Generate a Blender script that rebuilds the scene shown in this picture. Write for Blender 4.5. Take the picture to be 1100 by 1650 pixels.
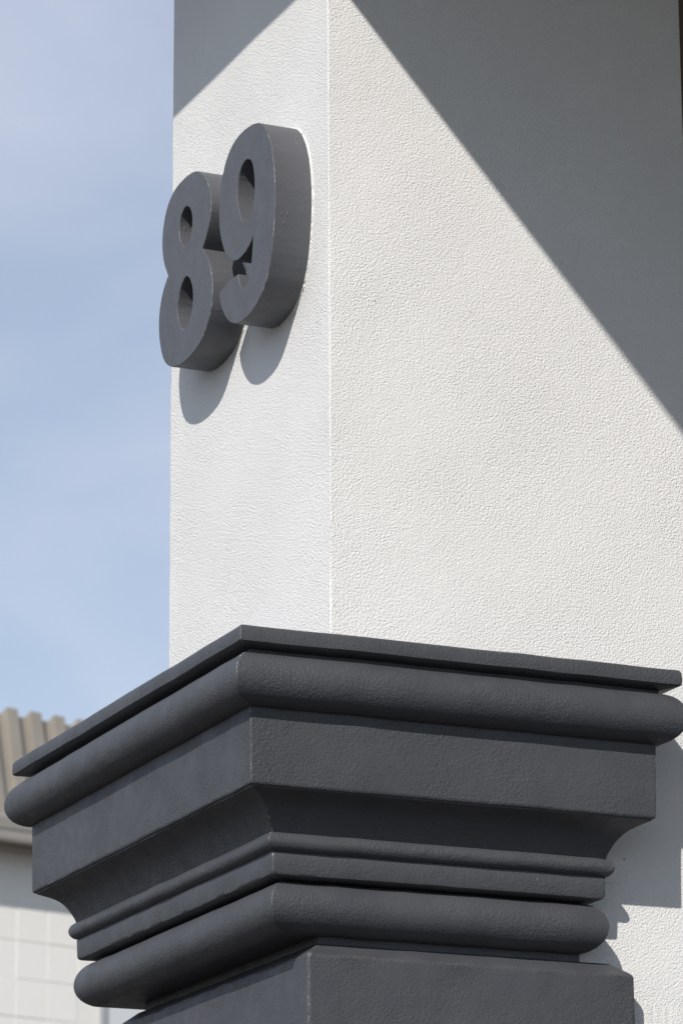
import bpy, bmesh, math, random
import numpy as np
from mathutils import Vector, Matrix
random.seed(7); rng = np.random.default_rng(7)
for o in list(bpy.data.objects): bpy.data.objects.remove(o)
scn = bpy.context.scene
col = scn.collection
H = 2.86          # height of the pillar corner's reference point above the ground

# ------------------------------------------------------------------ camera
cam = bpy.data.cameras.new('camera'); cam_o = bpy.data.objects.new('camera', cam); col.objects.link(cam_o)
r = Vector((0.9136, -0.4065, -0.0056)); u = Vector((-0.1092, -0.2587, 0.9598)); f = Vector((0.3916, 0.8762, 0.2808))
m = Matrix((r, u, -f)).transposed().to_4x4()
m.translation = Vector((-1.96, -4.4234, -1.2615 + H))
cam_o.matrix_world = m
cam.sensor_fit = 'VERTICAL'; cam.sensor_height = 36; cam.sensor_width = 24
cam.lens = 5919.27 / 1650 * 36
cam.clip_start = 0.05; cam.clip_end = 3000
cam.dof.use_dof = True; cam.dof.focus_distance = 4.95; cam.dof.aperture_fstop = 15
scn.camera = cam_o
scn.render.resolution_x = 682; scn.render.resolution_y = 1024

# ------------------------------------------------------------------ sky, sun, exposure
SUN = Vector((0.915, 1.0, -1.035)).normalized()       # the way the light travels
elev = math.asin(-SUN.z); azim = math.atan2(-SUN.x, -SUN.y)
world = bpy.data.worlds.new('World'); scn.world = world; world.use_nodes = True
nt = world.node_tree; nt.nodes.clear()
def N(nt, t, **k):
    n = nt.nodes.new(t)
    for a, b in k.items(): setattr(n, a, b)
    return n
wo = N(nt, 'ShaderNodeOutputWorld'); bg = N(nt, 'ShaderNodeBackground')
sky = N(nt, 'ShaderNodeTexSky', sky_type='NISHITA', sun_disc=False, sun_elevation=elev, sun_rotation=azim % (2*math.pi))
sky.air_density = 1.0; sky.dust_density = 0.1; sky.ozone_density = 1.0
tc = N(nt, 'ShaderNodeTexCoord'); mp = N(nt, 'ShaderNodeMapping'); mp.inputs['Scale'].default_value = (3.2, 3.2, 5.5)
mp.inputs['Location'].default_value = (0.4, 1.3, 0.15)
nz = N(nt, 'ShaderNodeTexNoise'); nz.inputs['Scale'].default_value = 2.0; nz.inputs['Detail'].default_value = 6; nz.inputs['Roughness'].default_value = 0.5; nz.inputs['Distortion'].default_value = 0.5
cr = N(nt, 'ShaderNodeMapRange'); cr.inputs['From Min'].default_value = 0.36; cr.inputs['From Max'].default_value = 0.66
cr.inputs['To Min'].default_value = 0.42; cr.inputs['To Max'].default_value = 0.74
mx = N(nt, 'ShaderNodeMix', data_type='RGBA'); mx.inputs[7].default_value = (5.75, 6.2, 7.3, 1)
nt.links.new(tc.outputs['Generated'], mp.inputs['Vector']); nt.links.new(mp.outputs[0], nz.inputs['Vector'])
nt.links.new(nz.outputs['Fac'], cr.inputs['Value']); nt.links.new(cr.outputs[0], mx.inputs[0])
nt.links.new(sky.outputs[0], mx.inputs[6]); nt.links.new(mx.outputs[2], bg.inputs['Color'])
bg.inputs['Strength'].default_value = 0.115
nt.links.new(bg.outputs[0], wo.inputs['Surface'])
sun = bpy.data.lights.new('sun', 'SUN'); sun.energy = 4.05; sun.angle = math.radians(0.53); sun.color = (1.0, 0.955, 0.90)
sun_o = bpy.data.objects.new('sun', sun); col.objects.link(sun_o)
sun_o.rotation_euler = SUN.to_track_quat('-Z', 'Y').to_euler(); sun_o.location = (-6, -6, 12)
vs = scn.view_settings; vs.view_transform = 'Standard'; vs.look = 'None'; vs.exposure = 0.0; vs.gamma = 1.0; vs.use_curve_mapping = False

# ------------------------------------------------------------------ materials
def mat(name):
    M = bpy.data.materials.new(name); M.use_nodes = True
    t = M.node_tree; b = t.nodes['Principled BSDF']
    return M, t, b
def noise(t, vec, scale, detail=2, rough=0.5, dist=0.0):
    n = N(t, 'ShaderNodeTexNoise'); n.inputs['Scale'].default_value = scale; n.inputs['Detail'].default_value = detail
    n.inputs['Roughness'].default_value = rough; n.inputs['Distortion'].default_value = dist
    t.links.new(vec, n.inputs['Vector']); return n.outputs['Fac']
def mrange(t, v, a, b, c, d, smooth=False):
    n = N(t, 'ShaderNodeMapRange')
    if smooth: n.interpolation_type = 'SMOOTHSTEP'
    for k, x in zip(('From Min', 'From Max', 'To Min', 'To Max'), (a, b, c, d)): n.inputs[k].default_value = x
    t.links.new(v, n.inputs['Value']); return n.outputs[0]
def math_(t, op, a, b=None, c=None):
    n = N(t, 'ShaderNodeMath', operation=op)
    for i, x in enumerate((a, b, c)):
        if x is None: continue
        if isinstance(x, (int, float)): n.inputs[i].default_value = x
        else: t.links.new(x, n.inputs[i])
    return n.outputs[0]
def mixc(t, fac, a, b):
    n = N(t, 'ShaderNodeMix', data_type='RGBA')
    if isinstance(fac, (int, float)): n.inputs[0].default_value = fac
    else: t.links.new(fac, n.inputs[0])
    for i, x in ((6, a), (7, b)):
        if isinstance(x, tuple): n.inputs[i].default_value = (*x, 1)
        else: t.links.new(x, n.inputs[i])
    return n.outputs[2]
def bump(t, h, strength, dist, prev=None):
    n = N(t, 'ShaderNodeBump'); n.inputs['Distance'].default_value = dist
    if isinstance(strength, (int, float)): n.inputs['Strength'].default_value = strength
    else: t.links.new(strength, n.inputs['Strength'])
    t.links.new(h, n.inputs['Height'])
    if prev: t.links.new(prev, n.inputs['Normal'])
    return n.outputs[0]
def coords(t): return N(t, 'ShaderNodeTexCoord').outputs['Object']

def stucco():
    M, t, b = mat('white_textured_render')
    v = coords(t)
    grain = noise(t, v, 400, 2.0, 0.55, 0.2)
    grain = mrange(t, grain, 0.28, 0.72, 0, 1)
    fine = noise(t, v, 480, 2, 0.6)
    sep = N(t, 'ShaderNodeSeparateXYZ'); t.links.new(v, sep.inputs[0])
    edge = math_(t, 'MAXIMUM', sep.outputs[0], sep.outputs[1])          # plain strip of the corner bead
    smooth = mrange(t, edge, 0.001, 0.004, 0.8, 1.0, True)
    patch = mrange(t, noise(t, v, 5, 2), 0.35, 0.65, 0.7, 1.0)
    h = math_(t, 'ADD', math_(t, 'MULTIPLY', grain, 1.0), math_(t, 'MULTIPLY', fine, 0.3))
    bm = bump(t, h, math_(t, 'MULTIPLY', smooth, patch), 0.0010)
    t.links.new(bm, b.inputs['Normal'])
    tone = mrange(t, noise(t, v, 3.5, 3, 0.6), 0.3, 0.7, 0, 1)
    c = mixc(t, tone, (0.80, 0.793, 0.775), (0.83, 0.823, 0.805))
    # a few grains of grit
    vo = N(t, 'ShaderNodeTexVoronoi'); vo.inputs['Scale'].default_value = 42; t.links.new(v, vo.inputs['Vector'])
    spot = mrange(t, vo.outputs['Distance'], 0.05, 0.085, 1, 0)
    gate = mrange(t, noise(t, v, 10, 2), 0.60, 0.68, 0, 1)
    c = mixc(t, math_(t, 'MULTIPLY', math_(t, 'MULTIPLY', spot, gate), 0.75), c, (0.16, 0.15, 0.14))
    t.links.new(c, b.inputs['Base Color'])
    b.inputs['Roughness'].default_value = 0.9; b.inputs['Specular IOR Level'].default_value = 0.25
    return M
def charcoal(name, base, light, grain_s, grain_d, gloss, drips=False):
    M, t, b = mat(name)
    v = coords(t)
    tone = noise(t, v, 7, 4, 0.6)
    c = mixc(t, mrange(t, tone, 0.3, 0.7, 0, 1), base, light)
    # worn, paler paint along the arrises
    at = N(t, 'ShaderNodeAttribute', attribute_name='wear')
    e = mrange(t, at.outputs['Fac'], 0.25, 0.9, 0, 1)
    br = math_(t, 'MULTIPLY', mrange(t, noise(t, v, 150, 3, 0.7), 0.50, 0.62, 0, 1), mrange(t, noise(t, v, 17, 2), 0.42, 0.6, 0.15, 1))
    c = mixc(t, math_(t, 'MULTIPLY', math_(t, 'MULTIPLY', e, br), 0.8), c, (0.34, 0.34, 0.34))
    # tiny pale flecks
    vo = N(t, 'ShaderNodeTexVoronoi'); vo.inputs['Scale'].default_value = 60; t.links.new(v, vo.inputs['Vector'])
    sp = mrange(t, vo.outputs['Distance'], 0.035, 0.06, 1, 0)
    gt = mrange(t, noise(t, v, 22, 2), 0.66, 0.70, 0, 1)
    c = mixc(t, math_(t, 'MULTIPLY', math_(t, 'MULTIPLY', sp, gt), 0.7), c, (0.4, 0.4, 0.4))
    t.links.new(c, b.inputs['Base Color'])
    g1 = noise(t, v, grain_s, 3, 0.6, 0.4)
    patch = mrange(t, noise(t, v, 11, 2), 0.3, 0.65, 0.35, 1.0)
    bm = bump(t, g1, patch, grain_d)
    bm = bump(t, noise(t, v, 34, 2), 0.15 if drips else 0.3, 0.003, bm)
    if drips:
        vd = N(t, 'ShaderNodeTexVoronoi'); vd.inputs['Scale'].default_value = 120
        md = N(t, 'ShaderNodeMapping'); md.inputs['Scale'].default_value = (1, 1, 0.45); t.links.new(v, md.inputs['Vector']); t.links.new(md.outputs[0], vd.inputs['Vector'])
        hd = mrange(t, vd.outputs['Distance'], 0.12, 0.30, 1, 0, True)
        gd = mrange(t, noise(t, v, 31, 2), 0.57, 0.68, 0, 1)
        bm = bump(t, math_(t, 'MULTIPLY', hd, gd), 0.45, 0.0018, bm)
    t.links.new(bm, b.inputs['Normal'])
    ro = mrange(t, noise(t, v, 40, 3), 0.3, 0.7, gloss - 0.07, gloss + 0.08)
    t.links.new(ro, b.inputs['Roughness']); b.inputs['Specular IOR Level'].default_value = 0.46
    return M
def plain(name, c1, c2, rough=0.7, s=6, bs=60, bd=0.002, bstr=0.3, metal=0.0):
    M, t, b = mat(name); v = coords(t)
    t.links.new(mixc(t, mrange(t, noise(t, v, s, 4, 0.6), 0.3, 0.7, 0, 1), c1, c2), b.inputs['Base Color'])
    t.links.new(bump(t, noise(t, v, bs, 3), bstr, bd), b.inputs['Normal'])
    b.inputs['Roughness'].default_value = rough; b.inputs['Metallic'].default_value = metal
    return M
M_STUCCO = stucco()
M_DARK = charcoal('charcoal_masonry_paint', (0.056, 0.0585, 0.066), (0.072, 0.0745, 0.082), 290, 0.0017, 0.50)
M_DIGIT = charcoal('charcoal_number_paint', (0.088, 0.091, 0.101), (0.099, 0.102, 0.112), 260, 0.0008, 0.5, True)
M_CAULK = plain('white_filler', (0.66, 0.66, 0.64), (0.74, 0.74, 0.72), 0.8, 30, 300, 0.002, 0.6)
M_ASPH = plain('asphalt', (0.056, 0.050, 0.043), (0.068, 0.061, 0.053), 0.9, 3, 90, 0.01, 0.6)
M_PANEL = plain('off_white_wall_panel', (0.82, 0.80, 0.75), (0.85, 0.83, 0.78), 0.75, 1.5, 30, 0.002, 0.3)
M_JOINT = plain('wall_joint', (0.78, 0.76, 0.71), (0.81, 0.79, 0.74), 0.9)
M_ROOF = plain('taupe_roof_steel', (0.24, 0.215, 0.18), (0.30, 0.27, 0.225), 0.55, 2.5, 12, 0.002, 0.2)
M_GUTTER = plain('grey_brown_gutter_steel', (0.27, 0.25, 0.225), (0.31, 0.29, 0.26), 0.5, 2)
M_SOFF = plain('brown_soffit_board', (0.22, 0.18, 0.13), (0.27, 0.22, 0.16), 0.8, 3)
M_FRAME = plain('grey_window_frame', (0.33, 0.35, 0.36), (0.38, 0.40, 0.41), 0.5)
M_PANE = plain('glass_with_painted_sky', (0.62, 0.64, 0.64), (0.66, 0.68, 0.68), 0.3, 1, 3, 0.001, 0.1)  # pale colour stands in for the sky reflected in the pane
M_SOFFIT = plain('porch_soffit_paint', (0.27, 0.23, 0.18), (0.30, 0.255, 0.20), 0.8)
M_FASCIA = plain('porch_fascia_paint', (0.055, 0.055, 0.06), (0.065, 0.065, 0.07), 0.5)
M_BLACK = plain('black_cladding', (0.018, 0.018, 0.02), (0.024, 0.024, 0.026), 0.75, 8)

# ------------------------------------------------------------------ helpers
def tag(o, label=None, cat=None, group=None, kind=None):
    for k, v in (('label', label), ('category', cat), ('group', group), ('kind', kind)):
        if v: o[k] = v
    return o
def link(name, me, material, parent=None):
    o = bpy.data.objects.new(name, me); col.objects.link(o)
    if material and not me.materials: me.materials.append(material)
    if parent:
        o.parent = parent; o.matrix_parent_inverse = parent.matrix_world.inverted()
    return o
def empty(name, loc):
    o = bpy.data.objects.new(name, None); col.objects.link(o); o.location = loc; o.empty_display_size = 0.2
    bpy.context.view_layer.update(); return o
def mesh(name, verts, faces, smooth=None):
    me = bpy.data.meshes.new(name); me.from_pydata([tuple(map(float, v)) for v in verts], [], faces); me.update()
    if smooth is not None:
        for p in me.polygons: p.use_smooth = True
        me.set_sharp_from_angle(angle=math.radians(smooth))
    return me
def fix_normals(me):
    bm = bmesh.new(); bm.from_mesh(me); bmesh.ops.recalc_face_normals(bm, faces=bm.faces); bm.to_mesh(me); bm.free(); me.update()
def box_mesh(name, lo, hi, bevel=0.0, seg=2):
    bm = bmesh.new(); bmesh.ops.create_cube(bm, size=1)
    for v in bm.verts:
        for i in range(3): v.co[i] = lo[i] + (v.co[i] + 0.5) * (hi[i] - lo[i])
    if bevel: bmesh.ops.bevel(bm, geom=bm.edges[:], offset=bevel, segments=seg, affect='EDGES', profile=0.5)
    me = bpy.data.meshes.new(name); bm.to_mesh(me); bm.free(); return me
def smooth_noise(n, step):                                # 1-D wander, unit amplitude
    k = max(2, int(n / step) + 3); c = rng.normal(size=k); x = np.linspace(0, k - 1.001, n)
    i = x.astype(int); tt = x - i; tt = tt * tt * (3 - 2 * tt); return c[i] * (1 - tt) + c[np.minimum(i + 1, k - 1)] * tt

def set_wear(me, vals):
    a = me.attributes.new('wear', 'FLOAT', 'POINT'); a.data.foreach_set('value', np.asarray(vals, dtype=np.float32))

# ------------------------------------------------------------------ ground
g = 900
ground = link('ground', mesh('ground', [(-g, -g, 0), (g, -g, 0), (g, g, 0), (-g, g, 0)], [(0, 1, 2, 3)]), M_ASPH)
tag(ground, kind='structure')

# ------------------------------------------------------------------ pillar
pillar = empty('pillar', (0, 0, 0))
tag(pillar, 'white rendered pillar with charcoal moulded capital, carrying the house number', 'pillar')
WB, WA = 0.5745, 0.604
ZT = 1.42 + H
def band_noise(ny, nx, lo, hi):                           # band-limited relief, lo..hi in samples, unit spread
    k = np.fft.rfft2(rng.normal(size=(ny, nx)))
    fy = np.fft.fftfreq(ny)[:, None]; fx = np.fft.rfftfreq(nx)[None, :]; q = (fy * fy + fx * fx) * 2 * math.pi ** 2
    h = np.fft.irfft2(k * (np.exp(-q * lo * lo) - np.exp(-q * hi * hi)), s=(ny, nx)); return h / h.std()
def build_shaft():
    rr, seg, step = 0.0007, 2, 0.0014
    plan = []                                             # point, outward normal
    def corner(cx, cy, a0):
        for k in range(seg + 1):
            a = a0 + k * math.pi / 2 / seg
            plan.append((cx + rr * math.cos(a), cy + rr * math.sin(a), math.cos(a), math.sin(a), 0.9))
    def side(x0, y0, x1, y1, nx, ny, n, amp):
        for k in range(1, n): plan.append((x0 + (x1 - x0) * k / n, y0 + (y1 - y0) * k / n, nx, ny, amp))
    corner(rr, rr, math.pi); side(rr, 0, WB - rr, 0, 0, -1, int(WB / step), 1.0)
    corner(WB - rr, rr, 1.5 * math.pi); side(WB, rr, WB, WA - rr, 1, 0, 3, 0)
    corner(WB - rr, WA - rr, 0); side(WB - rr, WA, rr, WA, 0, 1, 3, 0)
    corner(rr, WA - rr, 0.5 * math.pi); side(0, WA - rr, 0, rr, -1, 0, int(WA / step), 1.0)
    zs = np.concatenate([[0.0, H - 0.8, H - 0.55], np.arange(H - 0.5, H + 1.02, step), [H + 1.1, ZT]])
    pl = np.array(plan); n, nz_ = len(pl), len(zs)
    g = band_noise(nz_, n, 0.5, 1.15)
    g = np.sign(g) * np.abs(g) ** 0.85                    # sandy grains with flatter tops
    mod = 0.82 + 0.16 * np.clip(band_noise(nz_, n, 45, 160), -1.5, 1.5)
    h = 0.00024 * g * mod + 0.00004 * band_noise(nz_, n, 3.5, 9) + 0.0003 * band_noise(nz_, n, 50, 140)
    h *= pl[None, :, 4]; h[:3] = 0; h[-2:] = 0
    wander = np.zeros(nz_); wander[3:-2] = 0.0004 * smooth_noise(nz_ - 5, 40)
    near = np.exp(-np.minimum(np.abs(pl[:, 0]) + np.abs(pl[:, 1]), np.abs(pl[:, 0]) + np.abs(pl[:, 1] - WA)) / 0.012)
    h += wander[:, None] * near[None, :]
    V = np.empty((nz_, n, 3)); V[:, :, 0] = pl[:, 0] + pl[:, 2] * h; V[:, :, 1] = pl[:, 1] + pl[:, 3] * h; V[:, :, 2] = zs[:, None]
    a = (np.arange(nz_ - 1)[:, None] * n + np.arange(n)[None, :]); b = (np.arange(nz_ - 1)[:, None] * n + (np.arange(n) + 1)[None, :] % n)
    Q = np.stack([a, b, b + n, a + n], -1).reshape(-1, 4)
    # caps: close top and bottom with one polygon each
    nq = len(Q); me = bpy.data.meshes.new('shaft')
    loops = np.concatenate([Q.ravel(), np.arange(n)[::-1], (nz_ - 1) * n + np.arange(n)]).astype(np.int32)
    me.vertices.add(nz_ * n); me.vertices.foreach_set('co', V.ravel().astype(np.float32))
    me.loops.add(len(loops)); me.loops.foreach_set('vertex_index', loops)
    me.polygons.add(nq + 2)
    me.polygons.foreach_set('loop_start', np.concatenate([np.arange(nq) * 4, [nq * 4, nq * 4 + n]]).astype(np.int32))
    me.polygons.foreach_set('use_smooth', np.ones(nq + 2, dtype=bool))
    me.update(calc_edges=True); me.validate()
    return me
link('shaft', build_shaft(), M_STUCCO, pillar)

# the moulded capital: profiles (projection, height) swept round the pillar with mitred corners
L0, R0, E0 = 0.6525, 0.339, 0.059
def sweep(name, prof, material, parent, sharp=40, arris=0.0020, wob=0.0003, ext=0.0):
    """prof: list of (P, z) from the top inner edge round the outside to the bottom inner edge"""
    prof = np.array(prof, float)
    # stations along the run: (fx, fy) functions of P
    st = []
    def run(p0, p1, n, ends=True):
        for s in [0.0, 0.004, 0.010] + [(k + 0.5) / n for k in range(1, n - 1)] + [0.990, 0.996, 1.0]:
            if 0 < s < 1: st.append(('lin', p0, p1, s))
    def arc(c, a0): 
        for k in range(5): st.append(('arc', c, a0, k / 4))
    st.append(('pt', 'r0', None, 0)); arc('cr', 0.0)
    run('cr', 'cm', 60); arc('cm', -math.pi / 2); run('cm', 'cl', 80); arc('cl', math.pi)
    st.append(('pt', 'l0', None, 0))
    def cpos(P):
        return {'cr': (R0 + ext + P, -P), 'cm': (-P - E0, -P), 'cl': (-P - E0, L0 + P), 'r0': (R0 + ext + P, 0.05), 'l0': (0.30, L0 + P)}
    rows = []
    n = len(prof)
    for (k, a, b, s) in st:
        row = []
        for (P, z) in prof:
            c = cpos(P); q = arris
            if k == 'pt': x, y = c[a]
            elif k == 'lin':
                (x0, y0), (x1, y1) = c[a], c[b]
                dx, dy = x1 - x0, y1 - y0; Ln = math.hypot(dx, dy); dx /= Ln; dy /= Ln
                t0 = q + s * (Ln - 2 * q); x, y = x0 + dx * t0, y0 + dy * t0
            else:
                x0, y0 = c[a]
                sx = {'cr': -1, 'cm': 1, 'cl': 1}[a]; sy = {'cr': 1, 'cm': 1, 'cl': -1}[a]
                ang = {'cr': (0, -math.pi/2), 'cm': (-math.pi/2, -math.pi), 'cl': (math.pi, math.pi/2)}[a]
                th = ang[0] + (ang[1] - ang[0]) * s
                x, y = x0 + sx * q + q * math.cos(th), y0 + sy * q + q * math.sin(th)
            row.append((x, y, z))
        rows.append(row)
    A = np.array(rows)                                     # stations x profile x 3
    ns = len(st)
    w1 = smooth_noise(ns, 5) * wob; w2 = smooth_noise(ns, 7) * wob
    per = np.stack([smooth_noise(ns, 3) for _ in range(n)], 1) * wob * 0.35
    outer = (prof[:, 0] > 0.0)[None, :]
    A[:, :, 2] += (w1[:, None] + per) * outer
    A[:, :, 1] -= (w2[:, None] + per) * outer * 0.6
    A[:, :, 0] -= (w2[:, None] - per) * outer * 0.6
    A[:, :, 2] += H
    V = A.reshape(-1, 3); Fc = []
    for i in range(ns - 1):
        for j in range(n):
            k = (j + 1) % n
            Fc.append((i * n + j, i * n + k, (i + 1) * n + k, (i + 1) * n + j))
    Fc.append(tuple(range(n))); Fc.append(tuple((ns - 1) * n + j for j in range(n))[::-1])
    me = mesh(name, V, Fc)
    set_wear(me, [(1.0 if k == 'arc' and 0 < q < 1 else 0.0) for (k, _, _, q) in st for _ in range(n)])
    fix_normals(me)
    for p in me.polygons: p.use_smooth = True
    me.set_sharp_from_angle(angle=math.radians(sharp))
    return link(name, me, material, parent)
IN = -0.07
def arcpts(cx, cz, rx, rz, a0, a1, n):
    return [(cx + rx * math.cos(math.radians(a0 + (a1 - a0) * k / (n - 1))), cz + rz * math.sin(math.radians(a0 + (a1 - a0) * k / (n - 1)))) for k in range(n)]
capital = sweep('capital', [(IN, -0.128), (0.085, -0.130), (0.1022, -0.142), (0.1020, -0.157), (0.1010, -0.205), (0.1004, -0.254), (0.0998, -0.2575), (0.0985, -0.2588), (0.060, -0.262), (IN, -0.264)], M_DARK, pillar)
sweep('cap_strip', [(IN, -0.048), (0.06, -0.0490), (0.118, -0.0515), (0.1238, -0.0535), (0.1265, -0.0575), (0.1270, -0.068), (0.1264, -0.0740), (0.124, -0.0758), (0.113, -0.0776), (0.103, -0.0795), (0.101, -0.094), (IN, -0.094)], M_DARK, capital, ext=0.006)
sweep('roll_moulding', [(IN, -0.088), (0.06, -0.0878)] + arcpts(0.1010, -0.1205, 0.0350, 0.0360, 92, -90, 26) + [(0.06, -0.1535), (IN, -0.152)], M_DARK, capital)
sweep('cove_moulding', [(IN, -0.250), (0.05, -0.2505), (0.0965, -0.2575), (0.0958, -0.2606), (0.0885, -0.2637), (0.0796, -0.2680), (0.0735, -0.2715), (0.0680, -0.2755), (0.0625, -0.2815), (0.0575, -0.2890), (0.0535, -0.2965), (0.0500, -0.3040), (0.0475, -0.312), (0.03, -0.3155), (IN, -0.316)], M_DARK, capital)
sweep('bead_moulding', [(IN, -0.308), (0.02, -0.3081)] + arcpts(0.0440, -0.3212, 0.0135, 0.0132, 88, -85, 16) + [(0.02, -0.338), (IN, -0.339)], M_DARK, capital)
sweep('fillet_strip', [(IN, -0.330), (0.03, -0.3302), (0.0462, -0.3325), (0.0476, -0.336), (0.0472, -0.348), (0.0468, -0.3600), (0.0455, -0.3636), (0.0425, -0.3652), (0.0330, -0.3668), (0.018, -0.3675), (0.010, -0.377), (IN, -0.378)], M_DARK, capital)
sweep('roll_moulding', [(IN, -0.372), (-0.03, -0.3722)] + arcpts(0.0170, -0.4025, 0.0335, 0.0343, 95, -95, 26) + [(-0.03, -0.4360), (IN, -0.4355)], M_DARK, capital)

# charcoal casing round the pillar below the capital
def casing():
    x0, x1, y0, y1, c, zt, zc = -0.0538, 0.4309, -0.040, 0.668, 0.026, -0.4467 + H, -0.4655 + H
    V, Fc = [], []
    nx, ny = 60, 80
    def ring(ins, z, amp):
        pts = []
        q = 0.003
        a, b, cc, d = x0 + ins, x1 - ins, y0 + ins, y1 - ins
        xs = np.concatenate([[a + q * 0.3, a + q], np.linspace(a + q * 2, b - q * 2, nx), [b - q, b - q * 0.3]])
        ys = np.concatenate([[cc + q * 0.3, cc + q], np.linspace(cc + q * 2, d - q * 2, ny), [d - q, d - q * 0.3]])
        e = np.zeros(len(xs)); e[0] = e[-1] = q * 0.35
        ey = np.zeros(len(ys)); ey[0] = ey[-1] = q * 0.35
        for x, k in zip(xs, e): pts.append((x, cc + k))
        for y, k in zip(ys, ey): pts.append((b - k, y))
        for x, k in zip(xs[::-1], e): pts.append((x, d - k))
        for y, k in zip(ys[::-1], ey): pts.append((a + k, y))
        n = len(pts); w = smooth_noise(n, 4) * amp; w2 = smooth_noise(n, 3) * amp
        return [(px, py + w2[i] * 0.6, z + w[i]) for i, (px, py) in enumerate(pts)]
    rings = [ring(0.0, 0.0, 0), ring(0.0, H - 1.2, 0.0)] + [ring(0.0, z, 0.0005) for z in np.arange(H - 0.9, zc - 0.02, 0.03)]
    rings += [ring(0.0, zc - 0.0055, 0.0004), ring(0.0, zc - 0.002, 0.0005), ring(0.0012, zc + 0.0008, 0.0005), ring(0.0045, zc + 0.0034, 0.0004), ring(c - 0.002, zt - 0.001, 0.0004), ring(c, zt, 0.0003)]
    n = len(rings[0])
    for rg in rings: V += rg
    for i in range(len(rings) - 1):
        for j in range(n):
            k = (j + 1) % n; Fc.append((i * n + j, i * n + k, (i + 1) * n + k, (i + 1) * n + j))
    Fc.append(tuple((len(rings) - 1) * n + j for j in range(n)))
    me = mesh('casing', V, Fc)
    cs = {0, 1, nx + 2, nx + 3, nx + 4, nx + 5, n - 1, n - 2}
    edge_ring = (len(rings) - 5, len(rings) - 4)
    set_wear(me, [max(0.6 if (i % n) in cs else 0.0, 0.35 if i // n in edge_ring else 0.0) for i in range(len(V))])
    fix_normals(me)
    for p in me.polygons: p.use_smooth = True
    me.set_sharp_from_angle(angle=math.radians(28))
    return me
cas = link('casing', casing(), M_DARK, pillar)
link('gap_shadow_fill', box_mesh('gap_shadow_fill', (-0.0265, -0.0125, H - 0.4525), (0.362, 0.62, H - 0.424), 0.001, 1), M_DARK, cas)  # dark box standing in for the shadow in the gap under the lower roll

# ------------------------------------------------------------------ house number
NINE = [(0.1153,0.7632),(0.1039,0.7571),(0.0908,0.7458),(0.0796,0.7322),(0.0684,0.7117),(0.0621,0.6923),(0.0573,0.6705),(0.0548,0.648),(0.0544,0.6248),(0.0559,0.6023),(0.0596,0.5807),(0.063,0.5633),(0.0656,0.5504),(0.0722,0.5359),(0.0796,0.5201),(0.0888,0.508),(0.1017,0.497),(0.1185,0.4872),(0.139,0.4817),(0.1598,0.4792),(0.1806,0.479),(0.2017,0.4827),(0.2229,0.4918),(0.2385,0.5046),(0.2503,0.5194),(0.2583,0.5329),(0.2623,0.5436),(0.2624,0.5515,1),(0.2467,0.5542),(0.2195,0.5577),(0.1918,0.5566,1),(0.1886,0.5458),(0.1828,0.5346),(0.1752,0.5258),(0.1619,0.5276),(0.1524,0.5322),(0.1475,0.5398),(0.1442,0.5464),(0.1419,0.5557),(0.1393,0.5679),(0.1367,0.5825),(0.1356,0.597,1),(0.1413,0.5903),(0.1507,0.5842),(0.1659,0.5801),(0.1812,0.5775),(0.1965,0.5783),(0.2081,0.5816),(0.2217,0.5881),(0.2354,0.5991),(0.2453,0.6103),(0.2533,0.6257),(0.2593,0.6388),(0.2641,0.6518),(0.2655,0.6698),(0.2649,0.6887),(0.2619,0.7067),(0.2573,0.7227),(0.2503,0.7345),(0.2425,0.7461),(0.2308,0.7569),(0.2152,0.7663),(0.1938,0.7711),(0.1745,0.7726),(0.1514,0.771),(0.1323,0.7683)]
NINE_HOLE = [(0.1532,0.7224),(0.1417,0.7146),(0.1352,0.7036),(0.1302,0.6877),(0.129,0.6685),(0.1305,0.6519),(0.135,0.6395),(0.1452,0.6322),(0.1604,0.6282),(0.1719,0.6303),(0.1815,0.6371),(0.1893,0.6524),(0.1952,0.6687),(0.1964,0.6833),(0.1942,0.6951),(0.1896,0.7093),(0.1819,0.7175),(0.1685,0.7237)]
EIGHT = [(0.3569,0.7772),(0.3423,0.7701),(0.3277,0.7605),(0.3132,0.7466),(0.304,0.7318),(0.2967,0.7164),(0.2948,0.7028),(0.2964,0.6892),(0.3016,0.6767),(0.3086,0.6649),(0.3174,0.6538),(0.3297,0.6431,1),(0.3189,0.633),(0.308,0.6208),(0.299,0.6064),(0.2935,0.5934),(0.2898,0.5795),(0.2886,0.5665),(0.2903,0.553),(0.2922,0.5396),(0.2991,0.5278),(0.3086,0.5177),(0.3191,0.508),(0.3313,0.4995),(0.3491,0.4933),(0.3706,0.4890),(0.3959,0.4867),(0.4251,0.4873),(0.451,0.4943),(0.4697,0.5032),(0.4849,0.5144),(0.4946,0.5304),(0.5014,0.5484),(0.506,0.5657),(0.5071,0.5806),(0.5055,0.5961),(0.5021,0.6095),(0.4948,0.6231),(0.4857,0.6346),(0.4764,0.6417),(0.469,0.6465,1),(0.4768,0.6578),(0.4864,0.6698),(0.4925,0.6863),(0.4959,0.7036),(0.4951,0.7195),(0.4916,0.7344),(0.4844,0.7495),(0.4752,0.761),(0.4622,0.7711),(0.4455,0.7783),(0.4232,0.782),(0.3973,0.7821),(0.3752,0.7807)]
EIGHT_UP = [(0.3909,0.7333),(0.3798,0.7258),(0.3723,0.7145),(0.3696,0.702),(0.372,0.6898),(0.3772,0.6773),(0.3862,0.6718),(0.399,0.6697),(0.4139,0.6762),(0.4215,0.6882),(0.4254,0.7012),(0.4238,0.7137),(0.4203,0.7241),(0.4111,0.7311),(0.402,0.7344)]
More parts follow.
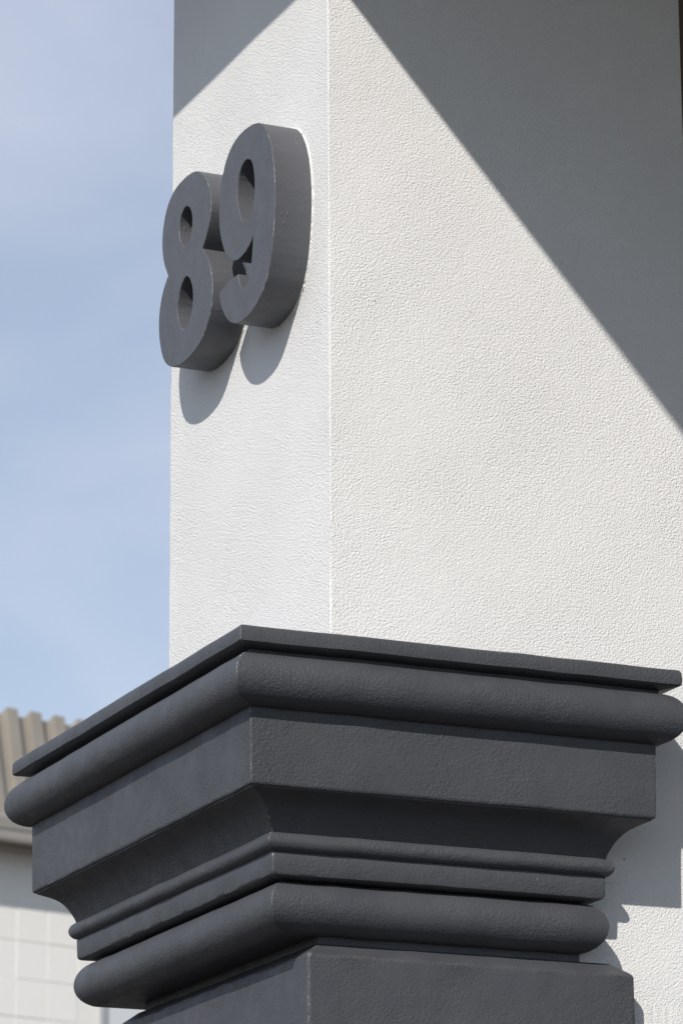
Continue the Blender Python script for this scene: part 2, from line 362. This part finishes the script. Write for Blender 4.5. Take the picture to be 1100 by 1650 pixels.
EIGHT_LOW = [(0.3909,0.6211),(0.3798,0.6138),(0.3706,0.6007),(0.366,0.5878),(0.3665,0.5738),(0.3699,0.5593),(0.3787,0.5451),(0.3877,0.538),(0.4041,0.5383),(0.417,0.546),(0.4265,0.5604),(0.4311,0.5734),(0.4306,0.5862),(0.4253,0.5988),(0.4182,0.6108),(0.4073,0.6187),(0.3982,0.6221)]
def smooth_outline(pts, relax=2, sub=4, jit=0.00012):
    P = np.array([(p[0], p[1]) for p in pts]); cor = np.array([len(p) > 2 for p in pts])
    for _ in range(relax):
        Q = 0.25 * np.roll(P, 1, 0) + 0.5 * P + 0.25 * np.roll(P, -1, 0)
        P = np.where(cor[:, None], P, P * 0.4 + Q * 0.6)
    out = []; n = len(P)
    for i in range(n):
        p1, p2 = P[i], P[(i + 1) % n]
        p0 = p1 if cor[i] else P[i - 1]; p3 = p2 if cor[(i + 1) % n] else P[(i + 2) % n]
        for k in range(sub):
            s = k / sub
            out.append(0.5 * ((2 * p1) + (-p0 + p2) * s + (2 * p0 - 5 * p1 + 4 * p2 - p3) * s * s + (-p0 + 3 * p1 - 3 * p2 + p3) * s ** 3))
    out = np.array(out); return out + rng.normal(size=out.shape) * jit
def digit(name, outline, holes, label, bevel=0.0014):
    T = 0.0589; back = 0.012
    loops = [smooth_outline(outline)] + [smooth_outline(h) for h in holes]
    def curve_mesh(nm, loops, z0, z1, bev, off=0.0):
        cu = bpy.data.curves.new(nm, 'CURVE'); cu.dimensions = '2D'; cu.fill_mode = 'BOTH'
        cu.extrude = (z1 - z0) / 2 - bev; cu.bevel_depth = bev; cu.bevel_resolution = 2; cu.offset = off - bev
        for lp in loops:
            sp = cu.splines.new('POLY'); sp.points.add(len(lp) - 1); sp.use_cyclic_u = True
            for q, (y, z) in zip(sp.points, lp): q.co = (-y, z, 0, 1)
        ob = bpy.data.objects.new(nm, cu); col.objects.link(ob); bpy.context.view_layer.update()
        me = bpy.data.meshes.new_from_object(ob.evaluated_get(bpy.context.evaluated_depsgraph_get()))
        bpy.data.objects.remove(ob)
        # local x -> -y, local y -> z, local z -> -x
        me.transform(Matrix(((0, 0, -1, -(z0 + z1) / 2), (-1, 0, 0, 0), (0, 1, 0, H), (0, 0, 0, 1))))
        bm = bmesh.new(); bm.from_mesh(me); bmesh.ops.remove_doubles(bm, verts=bm.verts, dist=1e-5)
        bmesh.ops.recalc_face_normals(bm, faces=bm.faces); bm.to_mesh(me); bm.free()
        set_wear(me, [1.0 if -z1 + 1e-5 < v.co.x < -z1 + bev * 0.95 else 0.0 for v in me.vertices])
        me.name = nm; me.materials.clear()
        for p in me.polygons: p.use_smooth = True
        me.set_sharp_from_angle(angle=math.radians(14))
        return me
    e = empty(name, (0, float(loops[0][:, 0].mean()), float(loops[0][:, 1].min()) + H))
    link('digit_body', curve_mesh('digit_body', loops, -back, T, bevel), M_DIGIT, e)
    lo = loops[0] + rng.normal(size=loops[0].shape) * 0.0006
    link('filler_bead', curve_mesh('filler_bead', [lo], -0.004, 0.0022, 0.0009, 0.0009), M_CAULK, e)
    tag(e, label, 'house number', 'raised house number on the pillar')
    return e
digit('house_number', EIGHT, [EIGHT_UP, EIGHT_LOW], 'thick charcoal number 8 on the white pillar, left of the 9')
digit('house_number', NINE, [NINE_HOLE], 'thick charcoal number 9 on the white pillar, nearest its corner')

# ------------------------------------------------------------------ porch roof over the pillar and the house behind it
QE = 0.35; ZE = 0.9628 + QE * 1.1311 + H                    # eave overhang and the height of its lower edge
porch = empty('porch_roof', (1.6, -1.0, ZE))
tag(porch, 'unseen porch roof with flat soffit on the white pillar, depth shaped for shade', 'roof')
def prism_xy(name, pts, z0, z1):
    n = len(pts); V = [(x, y, z0) for x, y in pts] + [(x, y, z1) for x, y in pts]
    Fc = [tuple(range(n))[::-1], tuple(range(n, 2 * n))] + [(i, (i + 1) % n, n + (i + 1) % n, n + i) for i in range(n)]
    me = mesh(name, V, Fc); fix_normals(me); return me
YF, XR, YB = -3.2, 4.2, 2.25  # out of view: front depth and rear arm shaped to keep sun and sky off
link('soffit', prism_xy('soffit', [(-QE + 0.03, YF + 0.03), (XR, YF + 0.03), (XR, YB), (0.95, YB), (0.95, 0.72), (-QE + 0.03, 0.72)], ZE + 0.012, ZE + 0.03), M_SOFFIT, porch)
link('fascia_board', box_mesh('fascia_board', (-QE, YF, ZE), (-QE + 0.028, 0.75, ZE + 0.24), 0.002), M_FASCIA, porch)
link('fascia_board', box_mesh('fascia_board', (-QE + 0.030, YF, ZE), (XR, YF + 0.028, ZE + 0.24), 0.002), M_FASCIA, porch)
link('fascia_board', box_mesh('fascia_board', (-QE + 0.030, 0.722, ZE), (0.94, 0.75, ZE + 0.24), 0.002), M_FASCIA, porch)
link('roof_deck', prism_xy('roof_deck', [(-QE - 0.03, YF - 0.03), (XR, YF - 0.03), (XR, YB), (0.92, YB), (0.92, 0.78), (-QE - 0.03, 0.78)], ZE + 0.243, ZE + 0.275), M_ROOF, porch)

house = empty('house', (2.5, 2.4, 0))
tag(house, 'black clad house wall in deep shade behind the white pillar', 'house')
link('wall', box_mesh('wall', (0.95, 2.262, 0), (XR, 2.45, 5.4)), M_BLACK, house)
for k in range(18):
    x = 0.96 + k * 0.18
    link('cladding_board', box_mesh('cladding_board', (x, 2.236, 0.02), (x + 0.172, 2.262, 5.35), 0.004, 1), M_BLACK, house)
link('wall', box_mesh('wall', (XR + 0.003, -3.0, 0), (XR + 0.2, 2.45, 5.4)), M_BLACK, house)

# ------------------------------------------------------------------ building across the yard
w = Vector((0.9681, 0.2504, 0)); n = Vector((0.2504, -0.9681, 0))
G = Vector((7.2706, 22.0113, 0)); OV = 0.33
BM = Matrix((w, -n, Vector((0, 0, 1)))).transposed().to_4x4(); BM.translation = G - n * OV    # local: x along the wall, y into the building, z up
shed = empty('warehouse', BM.translation); tag(shed, 'pale panelled warehouse with taupe ribbed roof edge behind the pillar', 'building')
shed.matrix_world = BM; bpy.context.view_layer.update()
def sh(name, me, m_, parent=None):
    o = bpy.data.objects.new(name, me); col.objects.link(o); o.parent = parent or shed
    if not me.materials: me.materials.append(m_)
    return o
ZG0, ZG1 = 4.238 + H, 4.448 + H                               # gutter bottom and top
X0, X1 = -6.0, 7.0
wall = sh('wall', box_mesh('wall', (X0, 0.0, 0.0), (X1, 8.0, ZG0 + 0.05)), M_JOINT)
PW, PH, J = 0.2885, 0.2945, 0.006
z_ref = 3.545 + H; x_ref = 0.040
pm = box_mesh('panel', (J / 2, -0.004, J / 2), (PW - J / 2, 0.006, PH - J / 2), 0.003, 1); pm.materials.append(M_PANEL)
WX0, WX1, WZ0, WZ1 = 0.86, 1.94, z_ref - 6 * PH, z_ref - 1 * PH  # window opening
for i in range(-9, 11):
    for j in range(-9, 3):
        x = x_ref + i * PW; z = z_ref + j * PH
        if x + PW > WX0 - 0.06 and x < WX1 + 0.06 and z < WZ1 - 0.01 and z + PH > WZ0 + 0.01: continue
        if z + PH > ZG0 + 0.045: continue
        o = sh('panel', pm, None, wall); o.location = (x, rng.normal() * 0.0012, z)
win = sh('window', box_mesh('window', (WX0 - 0.03, -0.030, WZ0 + 0.01), (WX0 + 0.03, 0.01, WZ1 - 0.01), 0.004, 1), M_FRAME)
sh('frame', box_mesh('frame', (WX1 - 0.03, -0.030, WZ0 + 0.01), (WX1 + 0.03, 0.01, WZ1 - 0.01), 0.004, 1), M_FRAME, win)
sh('frame', box_mesh('frame', (WX0 + 0.031, -0.029, WZ1 - 0.07), (WX1 - 0.031, 0.01, WZ1 - 0.011), 0.004, 1), M_FRAME, win)
sh('frame', box_mesh('frame', (WX0 + 0.031, -0.029, WZ0 + 0.011), (WX1 - 0.031, 0.01, WZ0 + 0.07), 0.004, 1), M_FRAME, win)
sh('pane', box_mesh('pane', (WX0 + 0.031, -0.012, WZ0 + 0.071), (WX1 - 0.031, -0.004, WZ1 - 0.071)), M_PANE, win)
sh('soffit', box_mesh('soffit', (X0, -OV + 0.12, ZG0 + 0.055), (X1, 0.3, ZG0 + 0.075)), M_SOFF)
def gutter():
    prof = [(-OV + 0.11, 0.012), (-OV + 0.02, 0.0), (-OV + 0.004, 0.010), (-OV, 0.03), (-OV + 0.004, 0.09), (-OV - 0.004, 0.10), (-OV - 0.006, 0.19), (-OV + 0.004, 0.21), (-OV + 0.016, 0.205), (-OV + 0.02, 0.03), (-OV + 0.105, 0.03), (-OV + 0.11, 0.20), (-OV + 0.118, 0.20), (-OV + 0.118, 0.02)]
    k = len(prof); V = [(x, y, z + ZG0) for x in (X0, X1) for y, z in prof]
    Fc = [(j, (j + 1) % k, k + (j + 1) % k, k + j) for j in range(k)] + [tuple(range(k)), tuple(range(k, 2 * k))[::-1]]
    me = mesh('gutter', V, Fc); fix_normals(me); return me
sh('gutter', gutter(), M_GUTTER)
# steep ribbed roof sheets, three ribs to a sheet
RP, RISE, LEAN = 0.222, 0.91, 0.23
def sheet():
    prof = [(0.0, 0), (0.030, 0), (0.048, -0.048), (0.150, -0.048), (0.168, 0), (0.222, 0)]
    pts = []
    for q in range(3):
        for (a, d) in prof[:-1]: pts.append((a + q * RP, d))
    pts.append((3 * RP, 0))
    k = len(pts); V = []
    for th in (0.0, 0.004):
        for s in (0.0, 1.0):
            for a, d in pts:
                drop = 0.0 if d < 0 else 0.045
                V.append((a, -OV + 0.07 + LEAN * s + d + th, ZG1 - 0.03 + (RISE + 0.03 - drop) * s))
    Fc = []
    for j in range(k - 1):
        Fc.append((j, j + 1, k + j + 1, k + j)); Fc.append((2 * k + j, 3 * k + j, 3 * k + j + 1, 2 * k + j + 1))
        Fc.append((k + j, k + j + 1, 3 * k + j + 1, 3 * k + j))
    me = mesh('roof_sheet', V, Fc); fix_normals(me); return me
sm = sheet(); sm.materials.append(M_ROOF)
xs = -0.36 - 0.049 - 3 * RP * 8
while xs + 3 * RP < X1:
    o = sh('roof_sheet', sm, None); o.location = (xs, rng.normal() * 0.002, 0); xs += 3 * RP
sh('roof_deck', box_mesh('roof_deck', (X0, 0.16, ZG1 - 0.1), (X1, 8.0, ZG1 + RISE - 0.35)), M_ROOF)
